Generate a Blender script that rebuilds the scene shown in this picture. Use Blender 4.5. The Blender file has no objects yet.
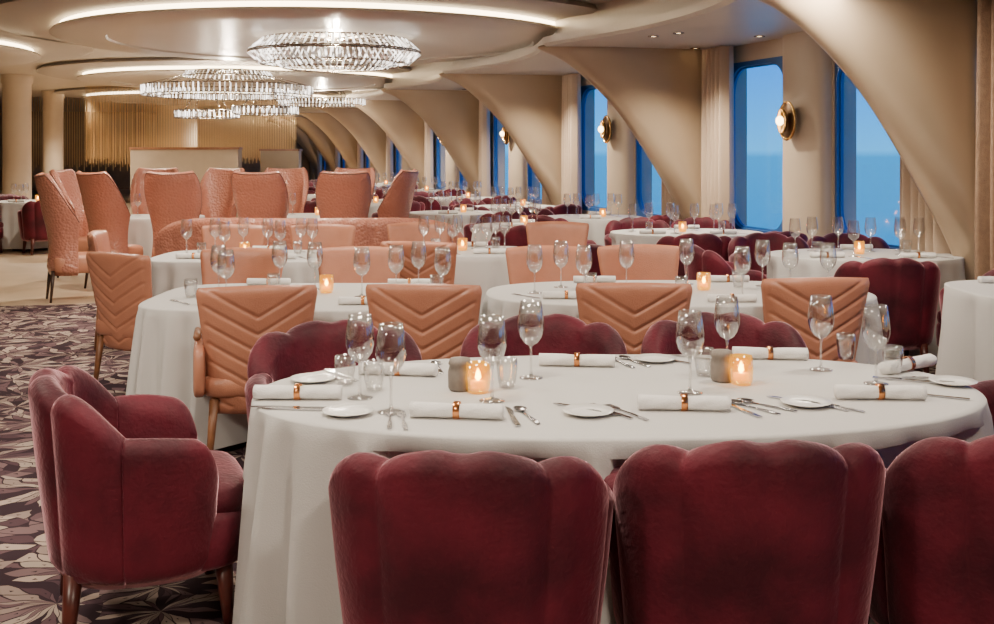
import bpy, math, random, bmesh
from math import sin, cos, pi, radians as rad, sqrt
random.seed(4)
SC=bpy.context.scene; COL=SC.collection
F=1100.0; H=1.55; TH=math.atan(337/1100)
def at(px,py,h):
    d=(H-h)*F/(py-150.0); return ((px-497)*d/F, d)
def RM(u,X): return (X*cos(TH)-u*sin(TH), X*sin(TH)+u*cos(TH))
def sg(a): return -1 if a<0 else 1
def pw(a,e): return sg(a)*abs(a)**e
# ---------------- materials
def M(name,col,rough=.5,metal=0,var=None,bump=None,sheen=0,emis=None,col2=None,spec=.5):
    m=bpy.data.materials.new(name); m.use_nodes=True; nt=m.node_tree; N=nt.nodes; L=nt.links
    b=N['Principled BSDF']; b.inputs['Base Color'].default_value=(*col,1)
    b.inputs['Roughness'].default_value=rough; b.inputs['Metallic'].default_value=metal
    b.inputs['Specular IOR Level'].default_value=spec
    tc=N.new('ShaderNodeTexCoord')
    if sheen:
        b.inputs['Sheen Weight'].default_value=sheen; b.inputs['Sheen Roughness'].default_value=.3
        b.inputs['Sheen Tint'].default_value=(1,.55,.62,1)
    if var:
        n=N.new('ShaderNodeTexNoise'); n.inputs['Scale'].default_value=var; n.inputs['Detail'].default_value=4
        L.new(tc.outputs['Object'],n.inputs['Vector'])
        r=N.new('ShaderNodeValToRGB'); r.color_ramp.elements[0].position=.35; r.color_ramp.elements[1].position=.65
        r.color_ramp.elements[0].color=(*col,1); r.color_ramp.elements[1].color=(*(col2 or tuple(c*.8 for c in col)),1)
        L.new(n.outputs['Fac'],r.inputs['Fac']); L.new(r.outputs['Color'],b.inputs['Base Color'])
    if bump:
        n=N.new('ShaderNodeTexNoise'); n.inputs['Scale'].default_value=bump[0]; L.new(tc.outputs['Object'],n.inputs['Vector'])
        bp=N.new('ShaderNodeBump'); bp.inputs['Strength'].default_value=bump[1]; bp.inputs['Distance'].default_value=.01
        L.new(n.outputs['Fac'],bp.inputs['Height']); L.new(bp.outputs['Normal'],b.inputs['Normal'])
    if emis:
        b.inputs['Emission Color'].default_value=(*emis[0],1); b.inputs['Emission Strength'].default_value=emis[1]
    return m
def glassmat(name,tint=(.985,.985,.98),rough=.03,boost=0.08,em=None,fac=.8,blend=.32):
    m=bpy.data.materials.new(name); m.use_nodes=True; nt=m.node_tree; N=nt.nodes; L=nt.links; N.clear()
    o=N.new('ShaderNodeOutputMaterial'); mx=N.new('ShaderNodeMixShader'); t=N.new('ShaderNodeBsdfTransparent'); g=N.new('ShaderNodeBsdfGlossy')
    t.inputs[0].default_value=(*tint,1); g.inputs['Roughness'].default_value=rough
    lw=N.new('ShaderNodeLayerWeight'); lw.inputs[0].default_value=blend
    mt=N.new('ShaderNodeMath'); mt.operation='MULTIPLY_ADD'; mt.inputs[1].default_value=fac; mt.inputs[2].default_value=boost
    L.new(lw.outputs['Facing'],mt.inputs[0]); L.new(mt.outputs[0],mx.inputs[0]); L.new(t.outputs[0],mx.inputs[1]); L.new(g.outputs[0],mx.inputs[2])
    out=mx.outputs[0]
    if em:
        ad=N.new('ShaderNodeAddShader'); e=N.new('ShaderNodeEmission'); e.inputs[0].default_value=(*em[0],1); e.inputs[1].default_value=em[1]
        L.new(out,ad.inputs[0]); L.new(e.outputs[0],ad.inputs[1]); out=ad.outputs[0]
    L.new(out,o.inputs[0])
    return m
VELVET=M('burgundy_velvet',(.125,.009,.022),.62,0,4,(60,.25),1.0,None,(.045,.003,.009),.3)  # lighter patches paint a mottled sheen into the velvet colour
PEACH=M('peach_leather',(.51,.22,.135),.27,0,6,(160,.2),0,None,(.44,.185,.115))
CLOTH=M('white_linen',(.55,.535,.52),.85,0,None,(220,.15))
NAPK=M('napkin_linen',(.78,.76,.74),.85,0,None,(200,.3))
WOOD=M('reddish_wood',(.11,.022,.015),.35,0,14,None,0,None,(.065,.014,.010))
TAN=M('tan_wood',(.26,.11,.05),.4,0,14,None,0,None,(.18,.075,.035))
DKW=M('dark_wood',(.035,.015,.01),.35)
BEIGE=M('champagne_plaster',(.46,.355,.245),.28,.30,1.2,None,0,None,(.42,.32,.22))
WALLM=M('wall_beige',(.52,.42,.31),.45,0,1.5,None,0,None,(.47,.38,.28))
PANEL=M('partition_beige',(.34,.26,.18),.5,0,1.5)
CEIL=M('ceiling_silver_taupe',(.54,.49,.425),.34,.08,.8,None,0,None,(.505,.46,.40))
CEIL2=M('ceiling_mid_taupe',(.38,.34,.30),.4)
FLOORM=M('stone_floor',(.56,.43,.30),.35,0,1.5,None,0,None,(.48,.36,.24))
CURT=M('beige_curtain',(.50,.385,.285),.8,0,None,(90,.3),.2)
BROWN=M('tan_textured_curtain',(.34,.22,.14),.6,0,24,(120,.6),.2,None,(.27,.17,.11))
COPPER=M('copper',(.75,.32,.12),.25,1)
STEEL=M('polished_steel',(.5,.5,.52),.16,1)
BRASS=M('aged_brass',(.60,.36,.12),.25,1)
BRONZE=M('dark_bronze',(.10,.055,.025),.35,.8)
GOLD=M('gold_rods',(.80,.57,.30),.35,.5)
CHINA=M('white_china',(.80,.79,.77),.2)
STONE=M('grey_stoneware',(.25,.21,.18),.6,0,30)
GLASS=glassmat('clear_glass')
GLASS2=glassmat('crystal_glass',(.985,.985,.98),.08,.18)
WINGL=glassmat('window_glass',(.98,.99,1),.02,.01,None,.05)
NAVY=M('window_frame_blue',(.025,.10,.30),.3)
GLOW=M('cove_glow',(1,.9,.7),.5,emis=((1,.78,.48),11))
LAMPG=M('lamp_glow',(1,.9,.7),.5,emis=((1,.72,.38),12))
AMBER=glassmat('amber_glass',(1,.70,.22),.05,.08,((1,.50,.02),.36))  # emission on the cup imitates candle glow through the glass
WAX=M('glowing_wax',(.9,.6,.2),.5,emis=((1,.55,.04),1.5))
FLAME=M('flame_glow',(1,.8,.4),.5,emis=((1,.78,.35),45))
CHROME=M('chandelier_metal',(.28,.24,.20),.25,1)
FARW=M('far_wall_brown',(.40,.28,.19),.6,0,2)
def crystalmat():  # sparkle is painted as uneven emission on the crystals
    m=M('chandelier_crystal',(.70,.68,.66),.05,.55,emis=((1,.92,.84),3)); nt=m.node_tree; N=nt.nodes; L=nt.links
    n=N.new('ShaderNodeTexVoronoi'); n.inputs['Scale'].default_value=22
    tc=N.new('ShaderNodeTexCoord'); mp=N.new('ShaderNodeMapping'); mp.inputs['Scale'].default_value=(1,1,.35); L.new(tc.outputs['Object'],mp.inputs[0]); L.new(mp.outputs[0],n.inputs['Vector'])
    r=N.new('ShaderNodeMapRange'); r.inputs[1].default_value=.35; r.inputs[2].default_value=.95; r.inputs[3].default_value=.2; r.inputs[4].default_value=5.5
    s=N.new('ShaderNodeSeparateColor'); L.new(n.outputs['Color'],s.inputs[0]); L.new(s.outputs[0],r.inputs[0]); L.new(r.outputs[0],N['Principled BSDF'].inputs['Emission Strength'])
    return m
CRYST=crystalmat()
def quiltmat():
    m=M('textured_rose_leather',(.47,.19,.13),.24,spec=.7); nt=m.node_tree; N=nt.nodes; L=nt.links
    v=N.new('ShaderNodeTexVoronoi'); v.inputs['Scale'].default_value=36; tc=N.new('ShaderNodeTexCoord'); L.new(tc.outputs['Object'],v.inputs['Vector'])
    bp=N.new('ShaderNodeBump'); bp.inputs['Strength'].default_value=.6; bp.inputs['Distance'].default_value=.012; bp.invert=True
    L.new(v.outputs['Distance'],bp.inputs['Height']); L.new(bp.outputs['Normal'],N['Principled BSDF'].inputs['Normal']); return m
QUILT=quiltmat()
PIPE=M('brown_piping',(.20,.07,.045),.4)
def carpetmat():
    m=M('fan_carpet',(.3,.2,.2),.95,spec=.1); nt=m.node_tree; N=nt.nodes; L=nt.links; b=N['Principled BSDF']
    tc=N.new('ShaderNodeTexCoord')
    def mth(op,a,bb=None,c=None):
        n=N.new('ShaderNodeMath'); n.operation=op
        for i,v in enumerate((a,bb,c)):
            if v is None: continue
            if isinstance(v,(int,float)): n.inputs[i].default_value=v
            else: L.new(v,n.inputs[i])
        return n.outputs[0]
    ns=N.new('ShaderNodeTexNoise'); ns.inputs['Scale'].default_value=3.2; ns.inputs['Detail'].default_value=2; L.new(tc.outputs['Object'],ns.inputs['Vector'])
    md=N.new('ShaderNodeVectorMath'); md.operation='MULTIPLY_ADD'; md.inputs[1].default_value=(.18,.18,0); L.new(ns.outputs['Color'],md.inputs[0]); L.new(tc.outputs['Object'],md.inputs[2])
    fl=N.new('ShaderNodeVectorMath'); fl.operation='MULTIPLY'; fl.inputs[1].default_value=(1,1,0); L.new(md.outputs[0],fl.inputs[0])
    v=N.new('ShaderNodeTexVoronoi'); v.voronoi_dimensions='2D'; v.inputs['Scale'].default_value=2.3; L.new(fl.outputs[0],v.inputs['Vector'])
    df=N.new('ShaderNodeVectorMath'); df.operation='SUBTRACT'; L.new(fl.outputs[0],df.inputs[0]); L.new(v.outputs['Position'],df.inputs[1])
    sp=N.new('ShaderNodeSeparateXYZ'); L.new(df.outputs[0],sp.inputs[0])
    ln=N.new('ShaderNodeVectorMath'); ln.operation='LENGTH'; L.new(df.outputs[0],ln.inputs[0])
    ang=mth('ARCTAN2',sp.outputs[1],sp.outputs[0])
    ring=mth('MULTIPLY',ln.outputs['Value'],9.0)
    a1=mth('MULTIPLY_ADD',ang,20/(2*pi),mth('MULTIPLY',mth('FLOOR',ring),.5))
    fr=mth('ABSOLUTE',mth('SUBTRACT',mth('FRACT',a1),.5))
    ring2=mth('MULTIPLY_ADD',fr,1.4,ring)
    cell=mth('FLOOR',ring2); a2=mth('MULTIPLY_ADD',ang,20/(2*pi),mth('MULTIPLY',cell,.5)); fa=mth('FLOOR',a2)
    cs=N.new('ShaderNodeSeparateColor'); L.new(v.outputs['Color'],cs.inputs[0])
    cx=N.new('ShaderNodeCombineXYZ'); L.new(fa,cx.inputs[0]); L.new(cell,cx.inputs[1]); L.new(cs.outputs[0],cx.inputs[2])
    wn=N.new('ShaderNodeTexWhiteNoise'); wn.noise_dimensions='3D'; L.new(cx.outputs[0],wn.inputs['Vector'])
    r=N.new('ShaderNodeValToRGB'); cr=r.color_ramp; cr.interpolation='CONSTANT'
    cols=[(0,(.035,.02,.027)),(.26,(.17,.11,.115)),(.40,(.40,.31,.26)),(.56,(.08,.045,.055)),(.70,(.27,.205,.18)),(.80,(.12,.07,.08)),(.92,(.36,.29,.245))]
    cr.elements[0].position=0; cr.elements[0].color=(*cols[0][1],1); cr.elements[1].position=cols[1][0]; cr.elements[1].color=(*cols[1][1],1)
    for p,c in cols[2:]:
        el=cr.elements.new(p); el.color=(*c,1)
    L.new(wn.outputs['Value'],r.inputs['Fac']); cur=r.outputs['Color']
    e1=mth('ABSOLUTE',mth('SUBTRACT',mth('FRACT',a2),.5)); l1=mth('GREATER_THAN',e1,.42)
    l2=mth('LESS_THAN',mth('FRACT',ring2),.13)
    for msk in (l1,l2):
        mx=N.new('ShaderNodeMix'); mx.data_type='RGBA'; L.new(msk,mx.inputs[0]); L.new(cur,mx.inputs[6]); mx.inputs[7].default_value=(.035,.02,.026,1); cur=mx.outputs[2]
    L.new(cur,b.inputs['Base Color']); return m
CARPET=carpetmat()
# ---------------- mesh builder
class MB:
    def __init__(s): s.v=[]; s.f=[]
    def add(s,vs,fs):
        o=len(s.v); s.v+=[tuple(p) for p in vs]; s.f+=[tuple(i+o for i in f) for f in fs]
    def box(s,x,y,z,sx,sy,sz,rz=0):
        c,n=cos(rz),sin(rz); vs=[]
        for k in (-1,1):
            for j in (-1,1):
                for i in (-1,1):
                    a,b=i*sx/2,j*sy/2; vs.append((x+a*c-b*n,y+a*n+b*c,z+k*sz/2))
        s.add(vs,[(0,2,3,1),(4,5,7,6),(0,1,5,4),(2,6,7,3),(0,4,6,2),(1,3,7,5)])
    def rings(s,rs,cap=True,closed=True):
        n=len(rs[0]); vs=[p for r in rs for p in r]; fs=[]
        for i in range(len(rs)-1):
            for j in range(n if closed else n-1):
                k=(j+1)%n; fs.append((i*n+j,i*n+k,(i+1)*n+k,(i+1)*n+j))
        if cap: fs.append(tuple(range(n))[::-1]); fs.append(tuple((len(rs)-1)*n+j for j in range(n)))
        s.add(vs,fs)
    def tube(s,p0,p1,r0,r1=None,n=10):
        r1=r0 if r1 is None else r1
        d=[b-a for a,b in zip(p0,p1)]; l=sqrt(sum(q*q for q in d)) or 1; d=[q/l for q in d]
        up=(0,0,1) if abs(d[2])<.9 else (1,0,0)
        a=(d[1]*up[2]-d[2]*up[1],d[2]*up[0]-d[0]*up[2],d[0]*up[1]-d[1]*up[0]); la=sqrt(sum(q*q for q in a)); a=[q/la for q in a]
        b=(d[1]*a[2]-d[2]*a[1],d[2]*a[0]-d[0]*a[2],d[0]*a[1]-d[1]*a[0])
        s.rings([[tuple(p[i]+r*(cos(2*pi*k/n)*a[i]+sin(2*pi*k/n)*b[i]) for i in range(3)) for k in range(n)] for p,r in ((p0,r0),(p1,r1))])
    def path(s,P,r,n=6):
        for a,b in zip(P,P[1:]): s.tube(a,b,r,r,n)
    def lathe(s,pr,x=0,y=0,z=0,n=20,cap=True,sx=1,sy=1):
        s.rings([[(x+r*cos(2*pi*k/n)*sx,y+r*sin(2*pi*k/n)*sy,z+h) for k in range(n)] for r,h in pr],cap)
    def torus(s,x,y,z,R,r,N=48,n=8,sx=1):
        rs=[]
        for i in range(N):
            a=2*pi*i/N; rs.append([(x+(R+r*cos(2*pi*j/n))*cos(a)*sx,y+(R+r*cos(2*pi*j/n))*sin(a),z+r*sin(2*pi*j/n)) for j in range(n)])
        rs.append(rs[0]); s.rings(rs,False)
    def pillow(s,x,y,z,hx,hy,hz,e1=.35,e2=.5,n=28,m=12):
        rs=[]
        for i in range(m+1):
            p=-pi/2+pi*i/m; cz=max(pw(cos(p),e1),.02); zz=pw(sin(p),e1)
            rs.append([(x+hx*cz*pw(cos(2*pi*k/n),e2),y+hy*cz*pw(sin(2*pi*k/n),e2),z+hz*zz) for k in range(n)])
        s.rings(rs)
    def build(s,name,mat,parent=None,smooth=True,loc=None,rz=0):
        me=bpy.data.meshes.new(name); me.from_pydata(s.v,[],s.f); me.validate(); me.update()
        bm=bmesh.new(); bm.from_mesh(me); bmesh.ops.recalc_face_normals(bm,faces=bm.faces); bm.to_mesh(me); bm.free()
        if smooth: me.polygons.foreach_set('use_smooth',[True]*len(me.polygons))
        me.materials.append(mat); o=bpy.data.objects.new(name,me); COL.objects.link(o)
        if parent: o.parent=parent
        if loc: o.location=loc
        o.rotation_euler.z=rz
        return o
def sharp(o,ang=35):
    me=o.data; bm=bmesh.new(); bm.from_mesh(me)
    for e in bm.edges:
        if len(e.link_faces)==2 and e.calc_face_angle(0)>rad(ang): e.smooth=False
    bm.to_mesh(me); bm.free(); return o
def empty(name): o=bpy.data.objects.new(name,None); o.empty_display_size=.1; COL.objects.link(o); return o
def struct(o): o['kind']='structure'; return o
def tag(o,label,cat,group=None,kind=None):
    o['label']=label; o['category']=cat
    if group: o['group']=group
    if kind: o['kind']=kind
    return o
def copytree(o,parent=None):
    c=o.copy(); COL.objects.link(c); c.parent=parent
    for ch in o.children: copytree(ch,c)
    return c
USED={}
REG=[]
def put(maker,x,y,z=0,rz=0,s=1,kind='',where='',cat=''):
    if maker in USED: o=copytree(USED[maker])
    else: o=maker(); USED[maker]=o
    o.location=(x,y,z); o.rotation_euler=(0,0,rz); o.scale=(s,s,s)
    REG.append((o,kind,where,cat,497+F*x/y)); return o
# ---------------- setting
mb=MB(); mb.box(-3,21,-.1,18,50,.2); struct(mb.build('floor',FLOORM,None,False,rz=TH))
mb=MB(); mb.box(-3,21,3.15,18,50,.2); struct(mb.build('ceiling',CEIL,None,False,rz=TH))
mb=MB(); mb.box(-3,46.1,1.5,18,.2,3.1); struct(mb.build('wall_far',FARW,None,False,rz=TH))
mb=MB(); mb.box(-12.1,21,1.5,.2,50,3.1); struct(mb.build('wall_left',WALLM,None,False,rz=TH))
mb=MB(); mb.box(-3,-4.1,1.5,18,.2,3.1); struct(mb.build('wall_back',WALLM,None,False,rz=TH))
FINS=[6.72+4.48*k for k in range(-2,9)]
WZ0,WZ1=.66,2.50
mb=MB()
mb.box(6.12,21,WZ0/2,.24,50,WZ0); mb.box(6.12,21,(WZ1+3.05)/2,.24,50,3.05-WZ1)
prev=-4.0; wins=[]
for f in FINS:
    for a,b in ((.85,2.15),(2.98,4.16)):
        if f+b>45.9: continue
        mb.box(6.12,(prev+f+a)/2,(WZ0+WZ1)/2,.24,f+a-prev,WZ1-WZ0); prev=f+b; wins.append((f+a,f+b))
mb.box(6.12,(prev+46)/2,(WZ0+WZ1)/2,.24,46-prev,WZ1-WZ0)
struct(mb.build('wall_right',WALLM,None,False,rz=TH))
n=0
for f in FINS:
    if f+3>46: continue
    n+=1; mb=MB(); mb.rings([[(6.02-.17*(sin(t)**.6 if 0<t<pi else 0),f+2.56+.38*cos(t),z) for t in [pi*k/16 for k in range(17)]] for z in (0,2.68)])
    struct(sharp(mb.build('trim_%d'%n,WALLM,None,True,rz=TH),60))
for i,(a,b) in enumerate(wins):
    mb=MB(); hw=(b-a)/2; hh=(WZ1-WZ0)/2; cu=(a+b)/2; cz=(WZ0+WZ1)/2; NC=12; R=.29
    def loop(w,h,r,x):
        out=[]
        for sx,sy,a0 in ((1,1,0),(-1,1,pi/2),(-1,-1,pi),(1,-1,3*pi/2)):
            for k in range(NC+1):
                t=a0+pi/2*k/NC; out.append((x,cu+sx*(w-r)+r*cos(t),cz+sy*(h-r)+r*sin(t)))
        return out
    mb.rings([loop(hw,hh,.002,6.008),loop(hw-.03,hh-.05,R,6.008),loop(hw-.03,hh-.05,R,6.04),loop(hw-.045,hh-.07,R-.02,6.04),loop(hw-.045,hh-.07,R-.02,6.07),loop(hw,hh,.002,6.07)],False)
    w=struct(sharp(mb.build('window_%d'%(i+1),NAVY,None,True,rz=TH)))
    g=MB(); g.box(6.055,cu,cz,.008,2*hw-.07,2*hh-.1); g.build('pane',WINGL,w,False)
mb=MB(); pts=[]
K=160
for i in range(K+1):
    u=-4+50*i/K; ph=((u-6.72)/4.48)%1.0
    pts.append((4.0+.36*sin(pi*ph),u))
mb.rings([[(x,u,2.68),(x-.03,u,2.71),(x-.03,u,2.78),(x+.12,u,2.80),(x+.12,u,3.05),(6.0,u,3.05),(6.0,u,2.68)] for x,u in pts],True)
struct(sharp(mb.build('trim_30',CEIL,None,True,rz=TH)))
prof=[(1.93,2.71),(2.02,2.69),(2.03,2.665),(1.96,2.63),(1.84,2.585),(1.73,2.53),(1.62,2.46),(1.50,2.37),(1.37,2.26),(1.23,2.13),(1.09,1.98),(.96,1.82),(.83,1.64),(.70,1.45),(.57,1.25),(.44,1.05),(.32,.85),(.23,.64),(.18,.4),(.17,.2),(.17,0)]
def catmull(P,m=4):
    out=[]
    for i in range(len(P)-1):
        a=P[max(i-1,0)];b=P[i];c=P[i+1];d=P[min(i+2,len(P)-1)]
        for k in range(m):
            t=k/m; out.append(tuple(.5*(2*b[q]+(c[q]-a[q])*t+(2*a[q]-5*b[q]+4*c[q]-d[q])*t*t+(3*b[q]-a[q]-3*c[q]+d[q])*t**3) for q in (0,1)))
    out.append(P[-1]); return out
PC=catmull(prof)
for i,f in enumerate(FINS):
    if f>45: continue
    mb=MB(); rs=[]
    for p,z in PC:
        x=6-p; ring=[(6.0,f-.03,z)]
        for k in range(13):
            g=pi/2*k/12; ring.append((x+.60*p*(1-sin(g)),f+.19*(1-cos(g))-.05*cos(g)**2,z))
        ring+=[(x-.005,f+.20,z),(x+.01,f+.24,z),(x+.05,f+.27,z),(6.0,f+.28,z)]
        rs.append(ring)
    mb.rings(rs,True); struct(sharp(mb.build('trim_%d'%(40+i),BEIGE,None,True,rz=TH),55))
def curtain(u0,u1,lab,mat=None,X=5.80,waves=5.5):
    mb=MB(); n=80; vs=[];fs=[]
    for i in range(n+1):
        t=i/n; u=u0+(u1-u0)*t; w=.062*sin(t*2*pi*waves)+.018*sin(t*31)
        for z in (.03,1.2,2.67): vs.append((X+w*(1.15-.1*z),u+.01*sin(7*t*z),z))
    for i in range(n):
        for j in (0,1): a=i*3+j; fs.append((a,a+3,a+4,a+1))
    mb.add(vs,fs); o=mb.build('curtain',mat or CURT,None,True,rz=TH)
    u=(u0+u1)/2; x,y=RM(u,5.8); REG.append((o,lab,'by the windows','curtain',497+F*x/y if y>.5 else 9999)); return o
for f in FINS[1:10]:
    if f>44: continue
    w=.18 if f>14 else 0
    curtain(f+.34,f+.92-w,'beige curtain left of a rib')
    if abs(f-2.24)>.1: curtain(f+3.80+w,f+4.42,'beige curtain right of a rib',None,5.82)
curtain(5.75,6.64,'tan textured curtain at the right edge',BROWN,5.74,8)
def sconce():
    r=empty('wall_sconce')
    m=MB(); m.lathe([(.001,-.012),(.12,-.012),(.13,0),(.12,.012),(.001,.012)],n=32,sx=1.25); o=m.build('backplate',BRONZE,r); o.rotation_euler=(0,rad(90),0); o.location=(-.03,0,0)
    m=MB(); m.torus(0,0,0,.128,.010,40,8,1.25); o=m.build('gold_rim',BRASS,r); o.rotation_euler=(0,rad(90),0); o.location=(-.04,0,0)
    for s in (-1,1):
        m=MB(); rs=[]
        for i in range(13):
            a=-pi/2+pi*i/12; ring=[]
            for j in range(9):
                b=pi/2*j/8*.95; rr=sin(b); ring.append((-.10+.05*cos(b),s*(.010+.062*rr*cos(a)),.11*rr*sin(a)))
            rs.append(ring)
        m.rings(rs,False,False); o=m.build('brass_leaf',BRASS,r); md=o.modifiers.new('s','SOLIDIFY'); md.thickness=.005
    m=MB(); m.pillow(-.11,0,0,.034,.034,.042,1,1,16,10); m.build('bulb',LAMPG,r)
    return r
for f in FINS[1:10]:
    x,y=RM(f+2.58,5.81)
    put(sconce,x,y,1.83,TH,1.12,'bronze disc wall sconce with glowing centre','along the window piers','wall lamp')
mb=MB(); pl=[(-8,-1.5),(6.0,-2.0),(4.5,5),(-3.15,30),(-6,30),(-3.6,11.8),(-4.1,11.0),(-8.2,10.2)]
mb.add([(x,y,0.001) for x,y in pl]+[(x,y,.012) for x,y in pl],[tuple(range(8))[::-1],tuple(range(8,16))]+[(i,(i+1)%8,8+(i+1)%8,8+i) for i in range(8)])
tag(mb.build('carpet',CARPET,None,False),'dark carpet with cream, mauve and charcoal petal pattern under the dining tables','carpet')
def disc(cx,cy,R,lab):
    r=empty('ceiling_disc'); r.location=(cx,cy,0)
    m=MB(); m.lathe([(R+.75,3.049),(R+.8,2.99),(R+.72,2.965),(R,2.965),(R,3.04)],n=96,cap=False); sharp(m.build('outer_ring',CEIL2,r))
    m=MB(); m.lathe([(R+.0,2.965),(R-.02,2.965),(R-.02,2.90),(R-.04,2.90)],n=96,cap=False); m.build('light_strip',GLOW,r)
    m=MB(); m.lathe([(R+.08,2.905),(R+.10,2.88),(R+.04,2.855),(R-.5,2.85),(R-.52,2.87),(.001,2.87)],n=96,cap=False); sharp(m.build('lower_disc',CEIL,r))
    tag(r,lab,'ceiling feature'); return r
disc(-2.1,13.5,3.05,'large round dropped ceiling disc with glowing rim above the nearest chandelier')
disc(-4.9,21.5,3.0,'round glowing-rimmed ceiling disc above the farther chandelier')
disc(-9.4,14.6,3.0,'round glowing-rimmed ceiling disc cut off by the left edge')
disc(-7.6,29.5,3.2,'most distant round ceiling disc with glowing rim')
def chandelier(cx,cy,z,bands,lab,ceilz=2.87,e=240,cross=True):
    r=empty('chandelier'); r.location=(cx,cy,z)
    for R,z0,R1,z1 in bands:
        m=MB(); m.torus(0,0,z0,R,.010,72,6); m.torus(0,0,z1,R1,.010,72,6); m.build('metal_ring',CHROME,r)
        n=int(78*max(R,R1)); m=MB()
        for i in range(n):
            a=2*pi*i/n
            m.tube((R*cos(a),R*sin(a),z0),(R1*cos(a),R1*sin(a),z1),.012,.010,4)
        o=m.build('crystal_band',CRYST,r,False); o['kind']='stuff'
    m=MB(); _,_,R0,zt=bands[0]
    for k in range(4):
        a=pi/4+k*pi/2; m.tube((R0*.8*cos(a),R0*.8*sin(a),zt),(R0*.55*cos(a),R0*.55*sin(a),ceilz-z),.006,.006,6)
    for (Ra,a0,_,_),(_,_,Rb,b1) in zip(bands,bands[1:]):
        for k in range(12):
            a=k*pi/6; m.tube((Ra*cos(a),Ra*sin(a),a0),(Rb*cos(a),Rb*sin(a),b1),.006,.006,5)
    if cross:
        for k in range(6):
            a=k*pi/6; m.tube((R0*cos(a),R0*sin(a),zt),(-R0*cos(a),-R0*sin(a),zt),.008,.008,5)
    m.build('suspension',CHROME,r)
    tag(r,lab,'chandelier')
    l=bpy.data.lights.new('chandelier_lamp','POINT'); l.energy=e; l.color=(1,.85,.66); l.shadow_soft_size=.05
    lo=bpy.data.objects.new('chandelier_lamp',l); COL.objects.link(lo); lo.location=(cx,cy,z-.02)
    return r
chandelier(-1.9,12.9,2.68,[(1.0,.02,.84,.16),(.86,-.12,1.0,-.0),(.60,-.17,.70,-.10)],'nearest crystal drum chandelier under the large glowing disc',e=180)
chandelier(-4.4,18,2.42,[(.72,.33,.66,.41),(1.36,.02,1.36,.17),(1.12,.0,1.12,.10)],'farther wide crystal chandelier with stacked rings',e=180)
chandelier(-4.85,18.4,2.04,[(.52,.05,.52,.17)],'small crystal ring hanging at left below the wide chandelier',2.4,25)
chandelier(-3.75,17.8,2.08,[(.52,.05,.52,.17)],'small crystal ring hanging at right below the wide chandelier',2.4,25)
chandelier(-3.9,24.5,2.55,[(.95,.0,.95,.13)],'most distant small crystal chandelier',2.95,170)
def column(cx,cy,rr,lab):
    m=MB(); m.lathe([(rr*1.15,0),(rr*1.15,.12),(rr,.14),(rr,2.85),(rr*1.1,2.9),(rr*1.1,3.05)],cx,cy,0,32); tag(sharp(m.build('column',WALLM)),lab,'column')
column(-9.6,22,.27,'left of the two round beige columns at far left')
column(-11.3,28,.25,'right of the two round beige columns at far left')
column(-9.6,33,.6,'broad beige pillar behind the hanging gold rods')
m=MB()
for i in range(260):
    t=i/259; a=-.5+t; x=-7.2+4.9*a; y=25.5+1.6*a*a+(.08 if i%2 else -.08)
    m.tube((x,y,1.3+.08*sin(i*1.7)),(x,y,3.05),.0055,.0055,5)
tag(m.build('hanging_rod_screen',GOLD),'screen of thin hanging gold rods at the far end','screen',None,'stuff')
m=MB()
for i in range(60):
    t=i/59; x=-13.6+4.0*t; m.tube((x,31,1.05+.1*sin(i*2.1)),(x,31,3.05),.010,.010,5)
tag(m.build('hanging_rod_screen',GOLD),'screen of gold rods behind the far left columns','screen',None,'stuff')
def lowwall(px0,px1,d,h,lab):
    x0=(px0-497)*d/F; x1=(px1-497)*d/F; r=empty('partition'); r.location=((x0+x1)/2,d,0)
    m=MB(); m.box(0,0,h/2-.02,x1-x0,.3,h-.04); m.build('panel',PANEL,r,False)
    m=MB(); m.box(0,0,h-.02,x1-x0+.04,.34,.04); m.build('cap',TAN,r,False); tag(r,lab,'partition')
lowwall(133,240,20.5,1.6,'long low beige partition below the hanging gold rods')
lowwall(262,300,22,1.57,'short low beige partition right of the long one')
# ---------------- furniture protos
BND=[-130,-78,-31,31,78,130]
def lobe(ph):
    for i in range(5):
        if BND[i]<=ph<=BND[i+1]:
            return 2*(ph-BND[i])/(BND[i+1]-BND[i])-1,i
    return 1,4
def shell(phs,hx,hy,e,zb,zi,topf,T,flare,bulge,endf):
    rs=[]
    for ph in phs:
        a=rad(ph); s,c=sin(a),-cos(a); px,py=hx*pw(s,e),hy*pw(c,e); l=sqrt(px*px+py*py); nx,ny=px/l,py/l
        top=topf(ph); b=bulge(ph); Tk=max(.01,T*endf(ph)); ring=[]
        zc=top-Tk/2
        for i in range(13):
            z=zb+(zc-zb)*i/12; o=flare(z)+b*min(1,(.25+1.2*(z-zb)/(zc-zb)))-.03*max(0,1-(z-zb)/.06)**2; ring.append((px+nx*o,py+ny*o,z))
        fo=flare(zc)+b
        for k in range(1,8):
            g=pi*k/8; o=fo-Tk/2+cos(g)*Tk/2; ring.append((px+nx*o,py+ny*o,zc+sin(g)*Tk/2))
        for i in range(8,-1,-1):
            z=zi+(zc-zi)*i/8; o=flare(z)+b*.2-Tk; ring.append((px+nx*o,py+ny*o,z))
        rs.append(ring)
    m=MB(); m.rings(rs,True); m.cols=rs; return m
def legs(r,pts,z,mat,r0=.022,r1=.014,spl=.03):
    for x,y in pts:
        m=MB(); m.tube((x,y,z),(x+sg(x)*spl,y+sg(y)*spl,0),r0,r1,10); m.build('leg',mat,r)
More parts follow.
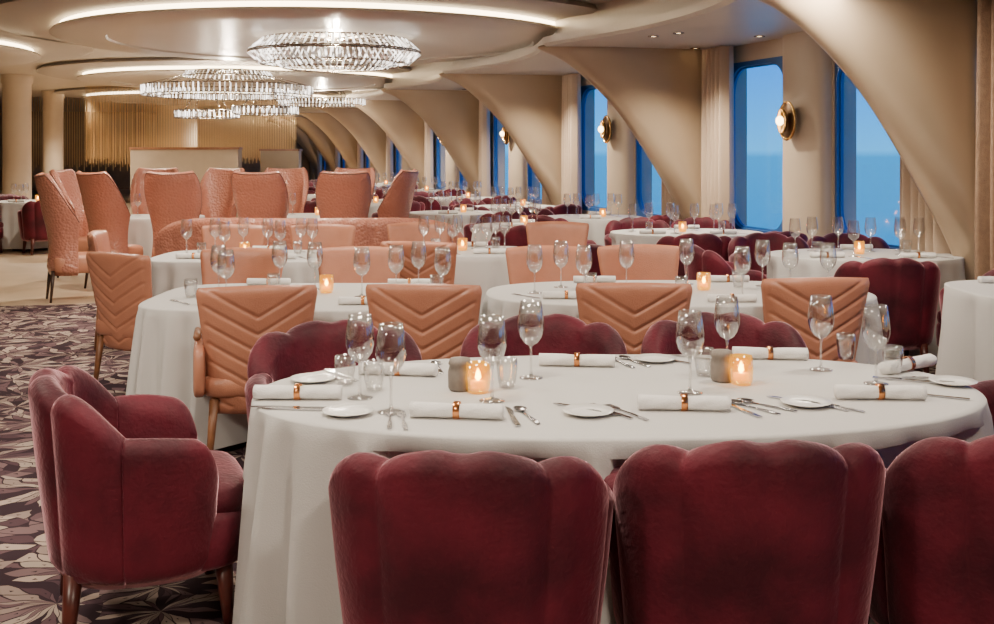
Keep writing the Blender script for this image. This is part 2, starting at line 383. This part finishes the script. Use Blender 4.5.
def velvet_chair():
    r=empty('barrel_armchair')
    def top(ph):
        t,i=lobe(ph); q=min(1,max(0,(abs(ph)-25)/85)); q=q*q*(3-2*q)
        ri=.044*(1-abs(t)**2.0)
        if i==2: ri-=.012*math.exp(-(t/.14)**2)
        if i in(0,4) and abs(ph)>108: ri-=.09*((abs(ph)-108)/22)**3
        return .788-.180*q+ri
    def bul(ph):
        t,i=lobe(ph); b=.022*(1-abs(t)**3.5)-.009
        if i==2: b-=.006*math.exp(-(t/.045)**2)
        return b
    def end(ph):
        q=(abs(ph)-112)/18.0
        return 1 if q<=0 else sqrt(max(.03,1-q*q))
    fl=lambda z: .058*max(0,(z-.2))/.6
    for nm,a,b in (('armrest',-130,-78),('backrest',-78,78),('armrest',78,130)):
        k=int((b-a)/1.25); shell([a+(b-a)*i/k for i in range(k+1)],.325,.285,.82,.20,.38,top,.095,fl,bul,end).build(nm,VELVET,r)
    m=MB(); m.pillow(0,.03,.30,.295,.29,.10,.3,.42); m.pillow(0,.055,.415,.268,.278,.065,.5,.42); m.build('seat',VELVET,r)
    legs(r,[(-.23,.23),(.23,.23),(-.22,-.22),(.22,-.22)],.24,WOOD,.03,.017,.02)
    return r
def peach_back(w0=.215,w1=.29,z0=.28,z1=.91,T=.075):
    nx,nz=56,84; m=MB()
    for side in (-1,1):
        vs=[];fs=[]
        for j in range(nz+1):
            t=j/nz; 
            for i in range(nx+1):
                s=-1+2*i/nx
                ed=(max(0,1-abs(s)**9)**.5)*(max(0,1-abs(2*t-1)**16)**.5)
                w=w0+(w1-w0)*t**1.2; x=w*s*(1-.05*max(0,(t-.93)/.07)**2-.05*max(0,(.07-t)/.07)**2); z=z0+(z1-z0)*t-.012*s*s*t
                c=(z-.58*abs(x))/.084; fr=abs((c%1)-.5)*2
                lim=1 if (t>.06 and abs(s)<.9 and z-.58*abs(x)<z1-.14) else 0
                g=.013*max(0,(fr-.66)/.34)**1.6*lim
                if side==1: g=0
                elif .90<=abs(s)<.94: g=.006
                y=-.21-.16*(z-.45)+.05*s*s + side*(T/2*ed-g*(1 if ed>.3 else 0))
                vs.append((x,y,z))
        for j in range(nz):
            for i in range(nx):
                a=j*(nx+1)+i; fs.append((a,a+1,a+nx+2,a+nx+1))
        m.add(vs,fs)
    return m
def peach_chair(arms=False):
    r=empty('upholstered_dining_chair')
    peach_back().build('backrest',PEACH,r)
    m=MB(); m.pillow(0,.02,.42,.26,.26,.065,.45,.35); m.build('seat',PEACH,r)
    m=MB(); m.box(0,.02,.345,.42,.42,.05); m.build('seat_frame',TAN,r,False)
    legs(r,[(-.2,.2),(.2,.2),(-.2,-.19),(.2,-.19)],.36,TAN,.024,.013,.03)
    if arms:
        for s in (-1,1):
            m=MB(); m.pillow(s*.27,-.02,.50,.03,.25,.13,.4,.4); m.build('armrest',PEACH,r)
            m=MB(); m.tube((s*.28,.25,.645),(s*.275,.22,.02),.018,.013,8); m.tube((s*.28,.25,.65),(s*.28,-.2,.66),.018,.018,8); m.build('arm_frame',TAN,r)
    return r
def peach_armchair():
    r=peach_chair(True); r.name='upholstered_armchair'; return r
def wing_chair():
    r=empty('high_back_chair')
    def top(ph):
        a=abs(ph); return 1.30+.018*(min(a,40)/40)**2-(.50*((a-40)/60)**1.2 if a>40 else 0)
    fl=lambda z: .125*max(0,(z-.5)/.8)**1.7-.025*sin(pi*min(1,max(0,(z-.3)/.6)))
    end=lambda ph: 1 if abs(ph)<80 else sqrt(max(.05,1-((abs(ph)-80)/20.)**2))
    m=shell([-100+200*i/80 for i in range(81)],.26,.235,.88,.27,.42,top,.075,fl,lambda p:0,end); m.build('backrest',QUILT,r)
    P=[c[13] for c in m.cols]; m2=MB(); m2.path(P,.007,6); m2.build('piping',PIPE,r)
    m=MB(); m.pillow(0,.06,.38,.24,.25,.10,.4,.4); m.build('seat',PEACH,r)
    legs(r,[(-.17,.24),(.17,.24),(-.15,-.18),(.15,-.18)],.32,DKW,.022,.012,.03)
    return r
def wineglass_near():
    r=empty('wine_glass')
    m=MB(); m.lathe([(.005,.105),(.022,.115),(.036,.135),(.043,.16),(.0435,.18),(.040,.21),(.034,.25),(.0325,.25),(.0385,.21),(.042,.18),(.0415,.16),(.034,.136),(.02,.118),(.001,.11)],n=28,cap=False); m.build('bowl',GLASS,r)
    m=MB(); m.lathe([(.006,.108),(.0038,.09),(.0038,.03),(.006,.008)],n=10); m.build('stem',GLASS2,r)
    m=MB(); m.lathe([(.038,0),(.038,.003),(.012,.008),(.003,.012)],n=28); m.build('foot',GLASS,r)
    return r
def wineglass_far():
    m=MB(); m.lathe([(.036,0),(.036,.003),(.006,.01),(.005,.09),(.006,.108),(.036,.135),(.043,.17),(.034,.25)],n=14,cap=False); return m.build('wine_glass',GLASS2)
def tumbler():
    m=MB(); m.lathe([(.001,.004),(.026,.004),(.031,.03),(.036,.07),(.034,.10),(.0325,.10),(.0345,.07),(.029,.03),(.024,.009),(.001,.009)],n=24,cap=False); return m.build('water_glass',GLASS)
def candle():
    r=empty('candle_holder')
    m=MB(); m.lathe([(.001,.0),(.028,.0),(.034,.012),(.036,.045),(.033,.085),(.030,.085),(.032,.045),(.030,.014),(.001,.01)],n=24,cap=False); m.build('glass_cup',AMBER,r)
    m=MB(); m.lathe([(.024,.012),(.024,.032),(.002,.034)],n=16); m.build('tealight',WAX,r)
    m=MB(); m.lathe([(.002,.034),(.009,.042),(.006,.056),(.001,.068)],n=10); m.build('flame',FLAME,r)
    return r
def pot():
    m=MB(); n=40; rs=[]
    for rr,h in [(.028,0),(.033,.008),(.034,.055),(.029,.072),(.033,.076),(.028,.092),(.004,.095)]:
        rs.append([((rr+.0012*cos(k*pi))*cos(2*pi*k/n),(rr+.0012*cos(k*pi))*sin(2*pi*k/n),h) for k in range(n)])
    m.rings(rs); return m.build('seasoning_pot',STONE)
def napkin():
    r=empty('rolled_napkin'); m=MB(); rs=[]
    for i in range(21):
        t=i/20; x=-.14+.28*t; q=1-.12*math.exp(-((t-.5)/.08)**2)
        rs.append([(x,.027*q*cos(2*pi*k/20)*(1+.08*sin(3*t*6+k)),.022+.022*q*sin(2*pi*k/20)*(1+.05*sin(5*t+2*k))) for k in range(20)])
    m.rings(rs); m.build('linen_roll',NAPK,r)
    m=MB(); m.lathe([(.0265,-.010),(.0265,.010),(.0250,.010),(.0250,-.010),(.0265,-.010)],n=24,cap=False); o=m.build('napkin_ring',COPPER,r); o.rotation_euler=(0,rad(90),0); o.location=(0,0,.0235); return r
def flat(pl,z0,z1):
    m=MB(); n=len(pl); m.add([(x,y,z0) for x,y in pl]+[(x,y,z1) for x,y in pl],[tuple(range(n))[::-1],tuple(range(n,2*n))]+[(i,(i+1)%n,n+(i+1)%n,n+i) for i in range(n)]); return m
def fork():
    m=flat([(-.006,-.11),(.006,-.11),(.007,-.06),(.0035,0),(.0035,.035),(.012,.05),(.013,.06),(-.013,.06),(-.012,.05),(-.0035,.035),(-.0035,0),(-.007,-.06)],.001,.005)
    for k in range(4): m.box(-.0108+.0072*k,.083,.004,.0036,.048,.0025)
    return m.build('fork',STEEL,None,False)
def knife():
    return flat([(-.008,-.12),(.008,-.12),(.007,0),(.005,.01),(.010,.02),(.012,.06),(.009,.10),(-.003,.12),(-.006,.02),(-.005,.01),(-.007,0)],.001,.005).build('knife',STEEL,None,False)
def spoon():
    m=flat([(-.006,-.11),(.006,-.11),(.007,-.06),(.0035,0),(.0035,.045),(-.0035,.045),(-.0035,0),(-.007,-.06)],.001,.005)
    m.lathe([(.001,.001),(.013,.002),(.020,.008),(.0195,.009),(.012,.0035),(.001,.0025)],0,.07,0,20,False,1,1.5); return m.build('spoon',STEEL)
def plate():
    m=MB(); m.lathe([(.001,.001),(.045,.001),(.05,.004),(.078,.012),(.078,.014),(.05,.007),(.044,.005),(.001,.005)],n=40,cap=False); return m.build('bread_plate',CHINA)
# ---------------- tables
TABLES={}
def table(key,x,y,rx,ry,phrase,rz=0,n=2.0,avoid=()):
    r=empty('dining_table'); r.location=(x,y,0); r.rotation_euler.z=rz
    N=240 if rx>.8 else 128
    def sup(a,k=1,o=0): 
        c,s=cos(a),sin(a); X,Y=rx*pw(c,2/n),ry*pw(s,2/n); l=sqrt(X*X+Y*Y); return X*k+X/l*o,Y*k+Y/l*o
    m=MB(); m.rings([[(*sup(2*pi*k/48,1,-.07),z) for k in range(48)] for z in (.715,.742)]); m.build('tabletop',TAN,r,False)
    m=MB(); m.lathe([(.26,0),(.26,.02),(.05,.05),(.045,.68),(.15,.715)],n=24); m.build('pedestal',DKW,r)
    tag(r,'dining table under a white cloth, '+phrase,'table')
    per=pi*(rx+ry); k1=max(9,int(per*4)); k2=int(k1*1.7)+1; rs=[]; sd=random.random()*6
    A=[2*pi*k/N for k in range(N)]
    for k in (.02,.5,.9,.97): rs.append([(*sup(a,k),.75) for a in A])
    rs.append([(*sup(a,1,-.004),.748) for a in A])
    J=16; c0,s0=cos(rz),sin(rz)
    for j in range(J+1):
        t=j/J; ring=[]
        for a in A:
            q=sin(k1*a+sd+1.5*sin(3*a+sd)); fo=(abs(q)**1.3*sg(q))*.8+.35*sin(k2*a+2*sd); o=.002+.03*t+.068*(t**.45)*fo*(.6+.4*t)
            if t==0: o=0
            X,Y=sup(a,1,o); z=.742-(.742-.05)*t
            if z<.66:
                for ax,ay,ar in avoid:
                    for q in range(30):
                        wx=x+X*c0-Y*s0; wy=y+X*s0+Y*c0
                        if (wx-ax)**2+(wy-ay)**2>=ar*ar: break
                        X*=.97; Y*=.97
            ring.append((X,Y,z))
        rs.append(ring)
    m=MB(); m.rings(rs,False); m.add(rs[0],[tuple(range(N))]); o=m.build('tablecloth',CLOTH,None,True,(x,y,0),rz)
    tag(o,'white floor-length tablecloth on '+phrase,'tablecloth','white tablecloths')
    TABLES[key]=(x,y,rx,ry,phrase,rz)
VEL='burgundy velvet barrel armchair'; PEA='peach leather chevron-back chair'; WIN='tall rose leather chair'
def chair(mk,x,y,deg,kind,where): return put(mk,x,y,0,rad(deg),1,kind,where,'chair')
front=[(-.065,2.94,-4),(.66,3.04,2),(1.38,3.14,8)]
back=[(-.62,4.38,196),(.20,4.55,180),(.97,4.60,176)]
T1p='the foremost oval table'
for c in front: chair(velvet_chair,*c,VEL,'along the near side of '+T1p)
for c in back: chair(velvet_chair,*c,VEL,'along the far side of '+T1p)
chair(velvet_chair,-1.185,3.68,-68,VEL,'at the left end of '+T1p)
chair(velvet_chair,1.98,3.92,98,VEL,'at the right end of '+T1p)
av=[(a,b,.33) for a,b,c in front+back]+[(-1.185,3.68,.33),(1.98,3.92,.33)]
table('T1',.405,3.68,1.205,.635,T1p,rad(3),2.25,av)
T2a='the second-row left table'; T2b='the second-row right oval table'
ch2a=[(-1.20,5.48,14),(-.34,5.55,-4)]; ch2b=[(.68,5.6,-3),(1.60,5.82,5)]
table('T2a',-1.0,6.05,.88,.58,T2a,0,4.5,[(a,b,.27) for a,b,c in ch2a])
table('T2b',1.02,6.2,1.08,.58,T2b,0,2.6,[(a,b,.27) for a,b,c in ch2b])
chair(peach_armchair,*ch2a[0],PEA,'in front of '+T2a)
chair(peach_chair,*ch2a[1],PEA,'in front of '+T2a)
chair(peach_chair,*ch2b[0],PEA,'in front of '+T2b)
chair(peach_chair,*ch2b[1],PEA,'in front of '+T2b)
PLN='smooth peach leather chair facing the camera'
chair(peach_chair,-1.68,6.95,175,PLN,'behind '+T2a); chair(peach_chair,-.9,7.05,182,PLN,'behind '+T2a)
chair(peach_chair,.34,7.1,180,PLN,'behind '+T2b); chair(peach_armchair,.98,7.2,186,PLN,'behind '+T2b)
T2c='the table cropped at right'; table('T2c',3.4,6.3,.75,.52,T2c,0,3.5)
T3a='the third-row left table'; table('T3a',-1.88,8.35,.70,.48,T3a,0,5)
chair(peach_chair,-2.27,7.12,-30,PEA,'beside the aisle at '+T3a)
chair(peach_chair,-2.92,8.75,-80,PEA,'at the left end of '+T3a)
chair(peach_chair,-2.25,9.2,180,PLN,'behind '+T3a); chair(peach_chair,-1.5,9.25,180,PLN,'behind '+T3a)
T3b='the third-row middle table'; table('T3b',-.25,8.75,.48,.45,T3b,0,5)
chair(peach_chair,-.50,8.0,-14,PEA,'in front of '+T3b); chair(peach_chair,-.65,9.5,190,PLN,'behind '+T3b)
chair(peach_chair,.5,9.6,170,PLN,'behind '+T3b)
R1='the first window table from right'; r1=[(2.68,7.68,-4),(3.32,7.30,25),(1.80,8.5,-85),(2.35,9.35,180),(3.0,9.35,170)]
table('R1',2.82,8.45,.74,.52,R1,0,2.1,[(a,b,.32) for a,b,c in r1])
for a in r1: chair(velvet_chair,*a,VEL,'around '+R1)
R2='the second window table from right'; r2=[(1.75,9.88,0),(.85,10.7,-85),(1.5,11.55,180),(2.2,11.6,180),(2.45,10.1,15)]
table('R2',1.85,10.75,.74,.52,R2,0,2.1,[(a,b,.32) for a,b,c in r2])
for a in r2: chair(velvet_chair,*a,VEL,'around '+R2)
ords=['','first','second','third','fourth','fifth','sixth','seventh','eighth','ninth','tenth','eleventh','twelfth','thirteenth','fourteenth','fifteenth','sixteenth','seventeenth','eighteenth','nineteenth','twentieth']
far=[]
for i,(x,y) in enumerate([(1.15,13.2),(.25,15.7),(-.6,18.4),(-1.5,21.6),(-2.7,25.6)]): far.append(('W%d'%i,x,y,'the %s window table from right'%ords[i+3]))
for i,(x,y) in enumerate([(-.55,14.1),(-1.95,16.6),(-2.95,19.6),(-3.4,23.8),(-5.2,26.8)]): far.append(('I%d'%i,x,y,'the %s inner-row table from right'%ords[i+1]))
far.append(('C0',.2,11.75,'the table beside the banquette'))
far.append(('L0',-7.3,17.2,'the white table at far left'))
for k,x,y,ph in far:
    ang={'C0':(275,),'I0':(305,),'I1':(235,305,130),'I3':(235,305,130)}.get(k,(235,305,130) if k[0]=='W' else (235,305,50,130))
    P=[(x+.90*cos(rad(a)),y+.84*sin(rad(a)),a+90) for a in ang]
    table(k,x,y,.45 if k=='C0' else .60,.42 if k=='C0' else .53,ph,0,2.1,[(a,b,.33) for a,b,c in P])
    for p in P: chair(velvet_chair,*p,VEL,'around '+ph)
T4a='the left table among tall chairs'; table('T4a',-4.1,13.3,.55,.5,T4a,0,2.1)
T4b='the right table among tall chairs'; table('T4b',-2.25,13.5,.55,.5,T4b,0,2.1)
for x,y,d in [(-4.42,11.4,-62),(-4.35,12.4,-34),(-5.1,13.5,-95),(-3.66,12.5,6),(-4.5,14.4,185),(-3.65,14.3,165)]: chair(wing_chair,x,y,d,WIN,'around '+T4a)
for x,y,d in [(-2.66,12.5,-4),(-1.76,12.6,10),(-1.32,13.5,75),(-2.8,14.45,185),(-1.95,14.5,170)]: chair(wing_chair,x,y,d,WIN,'around '+T4b)
def banq():
    r=empty('curved_banquette'); n=120; path=[]
    for i in range(n+1):
        t=i/n; path.append((-3.45+3.1*t,10.75+.5*(2*t-1)**2))
    def sweep(sec,bul=0,arch=0):
        rs=[]
        for i,(x,y) in enumerate(path):
            a=path[max(0,i-1)]; b=path[min(n,i+1)]; dx,dy=b[0]-a[0],b[1]-a[1]; l=sqrt(dx*dx+dy*dy); nx,ny=-dy/l,dx/l
            w=bul*abs(sin(pi*i/n*14))**.6; e=max(0,1-(abs(2*i/n-1))**6)**.5; rs.append([(x+nx*(o+sg(o)*w*.5),y+ny*(o+sg(o)*w*.5),z*(1-arch*(1-e)) ) for o,z in sec])
        m=MB(); m.rings(rs); return m
    sharp(sweep([(-.02,.1),(-.045,.45),(-.065,.78),(-.07,.83),(-.05,.87),(-.02,.885),(.01,.87),(.03,.83),(.04,.5),(.03,.1)],.03,.3).build('backrest',QUILT,r),60)
    sharp(sweep([(.06,.12),(.06,.4),(.09,.46),(.45,.46),(.5,.4),(.48,.12)]).build('seat',PEACH,r),50)
    tag(r,'long curved peach leather banquette seen from behind, below the tall chairs','banquette')
banq()
# ---------------- tableware
Z=.751
def item(mk,px,py,kind,cat,key,deg=0,s=1):
    x,y=at(px,py,Z); ph=TABLES[key][4]; return put(mk,x,y,Z,rad(deg),s,kind,'on '+ph,cat)
WG='clear stemmed wine glass'; WT='clear stemless water glass'; RN='rolled napkin with copper ring'
for px,py in [(360,398),(391,412),(492,401),(531,378),(690,393),(727,371),(821,370),(876,384)]: item(wineglass_near,px,py,WG,'wine glass','T1',0,1.08)
for px,py in [(374,391),(507,388),(704,376),(846,360),(893,374),(345,385)]: item(tumbler,px,py,WT,'water glass','T1')
for px,py,a in [(298,399,0),(398,375,-8),(457,418,-7),(577,366,-6),(684,410,-4),(770,359,-6),(880,399,-3),(908,370,35)]: item(napkin,px,py,RN,'napkin','T1',a)
for px,py in [(478,392),(741,384)]: item(candle,px,py,'lit amber glass candle holder','candle','T1',0,1.15)
for px,py in [(460,390),(722,381)]: item(pot,px,py,'small grey ribbed seasoning pot','pot','T1',0,1.15)
for px,py in [(348,414),(588,414),(806,405),(953,384),(313,381),(655,361)]: item(plate,px,py,'white china bread plate','plate','T1')
for px,py,a in [(390,420,5),(403,421,9),(610,412,30),(626,413,28),(818,405,38),(834,406,36),(428,370,-20),(340,375,35),(920,381,70),(905,381,62),(668,360,40)]: item(fork,px,py,'silver table fork','fork','T1',a)
for px,py,a in [(288,408,86),(330,378,60),(512,417,8),(738,409,20),(585,410,50),(930,396,60),(938,379,80),(700,359,60),(300,410,84),(803,402,55)]: item(knife,px,py,'silver table knife','knife','T1',a)
for px,py,a in [(527,416,16),(752,408,34),(620,363,20),(438,368,10),(634,362,24),(765,406,44)]: item(spoon,px,py,'silver table spoon','spoon','T1',a)
def dress(key,mk,gl,nap,cd,tu=(),fk=()):
    x,y,rx,ry,ph,rz=TABLES[key]
    for a,b in gl: put(mk,x+a*rx,y+b*ry,Z,0,1.08,WG,'on '+ph,'wine glass')
    for a,b in tu: put(tumbler,x+a*rx,y+b*ry,Z,0,1,WT,'on '+ph,'water glass')
    for a,b,d in nap: put(napkin,x+a*rx,y+b*ry,Z,rad(d),.9,RN,'on '+ph,'napkin')
    for a,b in cd: put(candle,x+a*rx,y+b*ry,Z,0,1.15,'lit amber glass candle holder','on '+ph,'candle')
    for a,b,d in fk: put(fork,x+a*rx,y+b*ry,Z,rad(d),1,'silver table fork','on '+ph,'fork')
dress('T2a',wineglass_near,[(-.62,.1),(-.05,.45),(.3,-.1),(.62,.55),(-.5,-.35),(.5,.1),(-.3,.6),(.8,-.1)],[(-.45,-.62,0),(.35,-.62,0),(.55,.75,0),(-.4,.8,0)],[(.05,.2)],[(-.3,.3),(.75,.2),(-.75,-.15)],[(-.2,-.6,20),(.62,-.6,20),(-.75,-.5,40),(.7,-.55,30)])
dress('T2b',wineglass_near,[(-.6,.35),(-.25,.3),(.1,.6),(.5,.45),(.6,.1),(-.75,-.1),(.3,-.3),(.8,.1),(-.5,-.2)],[(-.6,-.5,0),(.2,-.72,0),(.7,-.5,10),(-.4,.75,0),(.35,.8,0)],[(.15,.15)],[(-.45,.1),(.35,.3),(.0,-.2)],[(-.4,-.55,30),(-.33,-.55,30),(.45,-.65,20),(-.8,-.35,40)])
dress('T2c',wineglass_near,[(-.5,.3),(-.4,-.2)],[(-.5,.6,0)],[])
for k in ('T3a','T3b','R1','R2'):
    dress(k,wineglass_far,[(-.7,.1),(-.45,.45),(.15,.35),(.35,-.1),(.65,.3),(-.2,-.4),(-.15,.55),(.5,.5)],[(-.5,-.55,0),(.4,-.6,0),(.1,.78,0)],[(-.05,.0)],[(.5,.2),(-.5,-.1)],[(-.15,-.6,20),(.65,-.5,30)])
for k,*_ in far: dress(k,wineglass_far,[(-.5,.2),(.1,.4),(.5,-.1),(-.1,-.35),(-.3,.5),(.4,.4)],[(-.1,-.65,0),(.2,.7,0)],[(.2,0)])
for k in ('T4a','T4b'): dress(k,wineglass_far,[(-.5,.2),(.1,.4),(.5,-.1)],[],[(.1,0)])
# ---------------- downlights + added fill lights
def downlight():
    r=empty('ceiling_downlight'); m=MB(); m.lathe([(.055,0),(.055,-.008),(.04,-.008),(.038,0)],n=20,cap=False); m.build('trim_ring',CHROME,r)
    m=MB(); m.lathe([(.038,-.002),(.001,-.002)],n=20,cap=False); m.build('lens',LAMPG,r); return r
for x,y,z in [(1.75,10.6,3.05),(1.55,10.9,3.05),(2.6,10.9,3.05),(.25,16.5,3.05),(.5,18.2,3.05),(-.6,20.5,3.05),(2.2,12.2,3.05),(-6.2,18.5,3.05),(-1.6,23,3.05),(-2,8.5,3.05),(2,8,3.05),(0,5.5,3.05)]:
    if x*cos(TH)+y*sin(TH)>4.1: z=2.68
    put(downlight,x,y,z,0,1,'small round recessed downlight','in the ceiling','downlight')
def spot(x,y,z,e,ang=100,col=(1,.86,.67)):  # fixtureless spots for the downlights, several added to brighten the far room
    l=bpy.data.lights.new('fill_spot','SPOT'); l.energy=e; l.spot_size=rad(ang); l.spot_blend=.8; l.color=col; l.shadow_soft_size=.05
    o=bpy.data.objects.new('fill_spot',l); COL.objects.link(o); o.location=(x,y,z)
for x,y,e in [(1.7,11.2,390),(.4,15.5,410),(-.6,19,420),(-2,23.5,460),(-5,15.5,380),(-7.6,19,680),(-7,23.5,800),(-4.3,12.0,310),(-2.3,10.2,260),(-4.8,28.5,780),(-10,26,950),(-8,33,950)]: spot(x,y,2.84 if x*cos(TH)+y*sin(TH)<3.7 else 2.62,e,140)
def area(x,y,z,e,s=.45,col=(1,.875,.71)):  # unseen fill lights without fixtures, added to light the foreground
    l=bpy.data.lights.new('ceiling_fill','AREA'); l.energy=e; l.size=s; l.color=col
    o=bpy.data.objects.new('ceiling_fill',l); COL.objects.link(o); o.location=(x,y,z)
for x,y,e in [(-2.6,.6,145),(1.4,.0,118),(-.4,3.2,60),(1.9,4.4,66),(-3.0,4.2,94),(-.6,7.2,84),(2.2,7.6,84),(-3.4,8.6,84)]: area(x,y,3.03 if x*cos(TH)+y*sin(TH)<3.5 else 2.66,e)
# ---------------- labels
from collections import defaultdict
G=defaultdict(list)
for o,k,w,c,px in REG: G[(k,w)].append((px,o,c))
for (k,w),L in G.items():
    L.sort(key=lambda t:t[0])
    for i,(px,o,c) in enumerate(L):
        o['category']=c
        if len(L)==1: o['label']='%s %s'%(k,w)
        else:
            o['label']='%s, %s from left %s'%(k,ords[i+1] if i+1<len(ords) else 'last',w); o['group']='%s %s'%(c,w)
# ---------------- world, camera
w=bpy.data.worlds.new('dusk'); SC.world=w; w.use_nodes=True; N=w.node_tree.nodes; L=w.node_tree.links
bg=N['Background']; tc=N.new('ShaderNodeTexCoord'); sp=N.new('ShaderNodeSeparateXYZ'); L.new(tc.outputs['Generated'],sp.inputs[0])
r=N.new('ShaderNodeValToRGB'); mr=N.new('ShaderNodeMapRange'); mr.inputs[1].default_value=-.12; mr.inputs[2].default_value=.2; L.new(sp.outputs[2],mr.inputs[0]); L.new(mr.outputs[0],r.inputs[0])
e=r.color_ramp.elements; e[0].position=0; e[0].color=(.01,.21,.55,1); e[1].position=1; e[1].color=(.0,.14,.78,1)
q=e.new(.355); q.color=(.02,.28,.66,1); q=e.new(.375); q.color=(.06,.45,.98,1); q=e.new(.62); q.color=(.005,.28,1.0,1)
L.new(r.outputs[0],bg.inputs[0]); bg.inputs[1].default_value=1.75
cam=bpy.data.cameras.new('camera'); co=bpy.data.objects.new('camera',cam); COL.objects.link(co)
co.location=(0,0,H); co.rotation_euler=(rad(90),0,0); cam.sensor_width=36; cam.lens=36*F/994; cam.shift_y=-162/994; cam.clip_end=200
SC.camera=co
